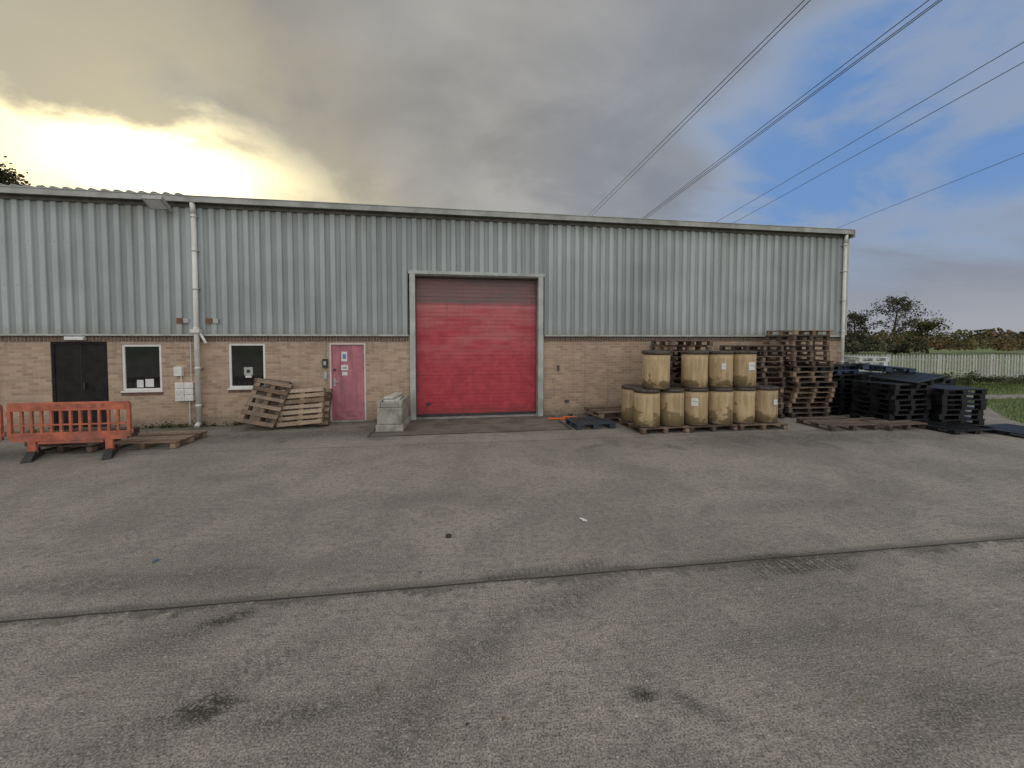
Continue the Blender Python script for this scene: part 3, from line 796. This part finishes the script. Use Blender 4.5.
mb.obj('wall_foot_weeds',[M_moss])

# ------------------------------------------------------------ OVERHEAD CABLES
def cable(p0,p1,r=.026):
    p0=Vector(p0);p1=Vector(p1);d=(p1-p0)
    a=p0-d*1.2; b_=p1+d*5
    mb=MB(); mb.tube(a,b_,r,n=6); mb.obj('overhead_power_line',[M_cable])
H=20
def gp(x,y,h=H):
    Yd=(h-2.1)/((340-y)/400); return ((x-512)/400*Yd,Yd,h)
for a,b_ in (((812,0),(593,215)),((806,0),(589,215)),((943,0),(647,218)),((930,0),(643,218)),((936,3),(650,214)),((1024,42),(718,221)),((1024,62),(737,221)),((1024,153),(842,226))):
    cable(gp(*a),gp(*b_))

# ------------------------------------------------------------ WORLD
SUN_AZ=math.atan2(-.8675,1.0); SUN_EL=R(18.8)
sund=Vector((math.sin(SUN_AZ)*math.cos(SUN_EL),math.cos(SUN_AZ)*math.cos(SUN_EL),math.sin(SUN_EL)))
w=bpy.data.worlds.new('World'); scene.world=w; w.use_nodes=True
t=NT(w.node_tree); bg=w.node_tree.nodes['Background']
sky=t.n('ShaderNodeTexSky',sky_type='NISHITA',sun_disc=False,sun_elevation=SUN_EL,sun_rotation=SUN_AZ)
tc=t.n('ShaderNodeTexCoord').outputs['Generated']
D=t.vm('NORMALIZE',tc); dx,dy,dz=t.sep(D)
zz=t.m('ADD',t.m('MAXIMUM',dz,0),.30)
P=t.comb(t.m('DIVIDE',dx,zz),t.m('DIVIDE',dy,zz),0)
n1=t.noise(P,.9,5,.52,.5); n2=t.noise(t.mapping(P,loc=(3.1,1.7,0)),2.2,6,.58,.3)
n3=t.noise(t.mapping(P,loc=(7,2,0),rot=(0,0,.6),sc=(.5,1.4,1)),1.1,4,.55,.4)
g=t.m('MAXIMUM',t.vm('DOT_PRODUCT',D,tuple(sund)),0)
cl=t.mix(t.mr(n1,.32,.68),(.225,.225,.23),(.45,.44,.42))
cl=t.mix(t.m('MULTIPLY',t.mr(n2,.42,.66),.55),cl,(.205,.205,.215))
rightd=t.vm('DOT_PRODUCT',D,tuple(Vector((1,.75,.1)).normalized()))
cl=t.mix(t.m('MULTIPLY',t.mr(rightd,.5,1.0),.75),cl,(.22,.27,.36))
cl=t.mix(t.m('MULTIPLY',t.mr(dz,0,.14,1,0),.5),cl,(.47,.45,.47))
back=t.m('MAXIMUM',t.mr(dy,.35,-.6),t.m('MULTIPLY',t.mr(dz,.65,.95),.7))
cl=t.mix(back,cl,(1.14,1.12,1.08))
edge=t.m('ADD',t.m('MULTIPLY',n2,.75),t.m('MULTIPLY',n1,.45))
warm=t.m('POWER',g,12.0); cl=t.mix(t.m('MULTIPLY',t.m('MULTIPLY',warm,t.mr(edge,.45,.70,.35,1)),.8),cl,(.60,.53,.36))
wob=t.m('MULTIPLY',t.m('SUBTRACT',n2,.5),.34)
low=t.mr(t.m('ADD',dz,wob),.31,.41,1,.02)
hot=t.m('MULTIPLY',t.m('POWER',g,38.0),t.mr(edge,.46,.68,.30,.95))
core=t.m('MULTIPLY',t.m('POWER',g,160.0),1.4)
hot=t.m('MULTIPLY',t.m('ADD',hot,core),low)
hcol=t.n('ShaderNodeVectorMath',operation='SCALE'); hcol.inputs[0].default_value=(1.75,1.46,.72); t.put(hcol.inputs['Scale'],hot)
cl=t.vm('ADD',cl,hcol.outputs[0])
bd=t.vm('DOT_PRODUCT',D,tuple(Vector((1.26,1,.62)).normalized()))
gap=t.mr(t.m('ADD',bd,t.m('MULTIPLY',t.m('SUBTRACT',n3,.5),.40)),.875,.965,0,1)
gap=t.m('MULTIPLY',gap,t.mr(n2,.40,.66,1,.45))
gap=t.m('MULTIPLY',gap,t.mr(t.m('ADD',dz,t.m('MULTIPLY',t.m('SUBTRACT',n3,.5),.3)),.10,.26))
blue=t.mix(.75,sky.outputs[0],(1.5,3.0,6.2))
k=t.n('ShaderNodeVectorMath',operation='SCALE'); t.put(k.inputs[0],cl); k.inputs['Scale'].default_value=10
fr=t.m('MULTIPLY',gap,t.m('SUBTRACT',1,gap)); 
col=t.mix(gap,k.outputs[0],blue)
col=t.mix(t.m('MULTIPLY',fr,1.3),col,(4.4,4.9,5.6))
t.put(bg.inputs['Color'],col); bg.inputs['Strength'].default_value=.1

sl=bpy.data.lights.new('sun','SUN'); sl.energy=.9; sl.angle=R(14); sl.color=(1,.88,.68)
so=bpy.data.objects.new('sun',sl); scene.collection.objects.link(so)
so.rotation_euler=(-sund).to_track_quat('-Z','Y').to_euler()

# ------------------------------------------------------------ CAMERA
cam=bpy.data.cameras.new('camera'); co=bpy.data.objects.new('camera',cam); scene.collection.objects.link(co)
cam.sensor_width=36; cam.lens=14.06; cam.clip_end=8000; cam.clip_start=.05
co.location=(0,0,2.1); co.rotation_euler=(R(88),0,0); cam.shift_y=-30/1024
scene.camera=co
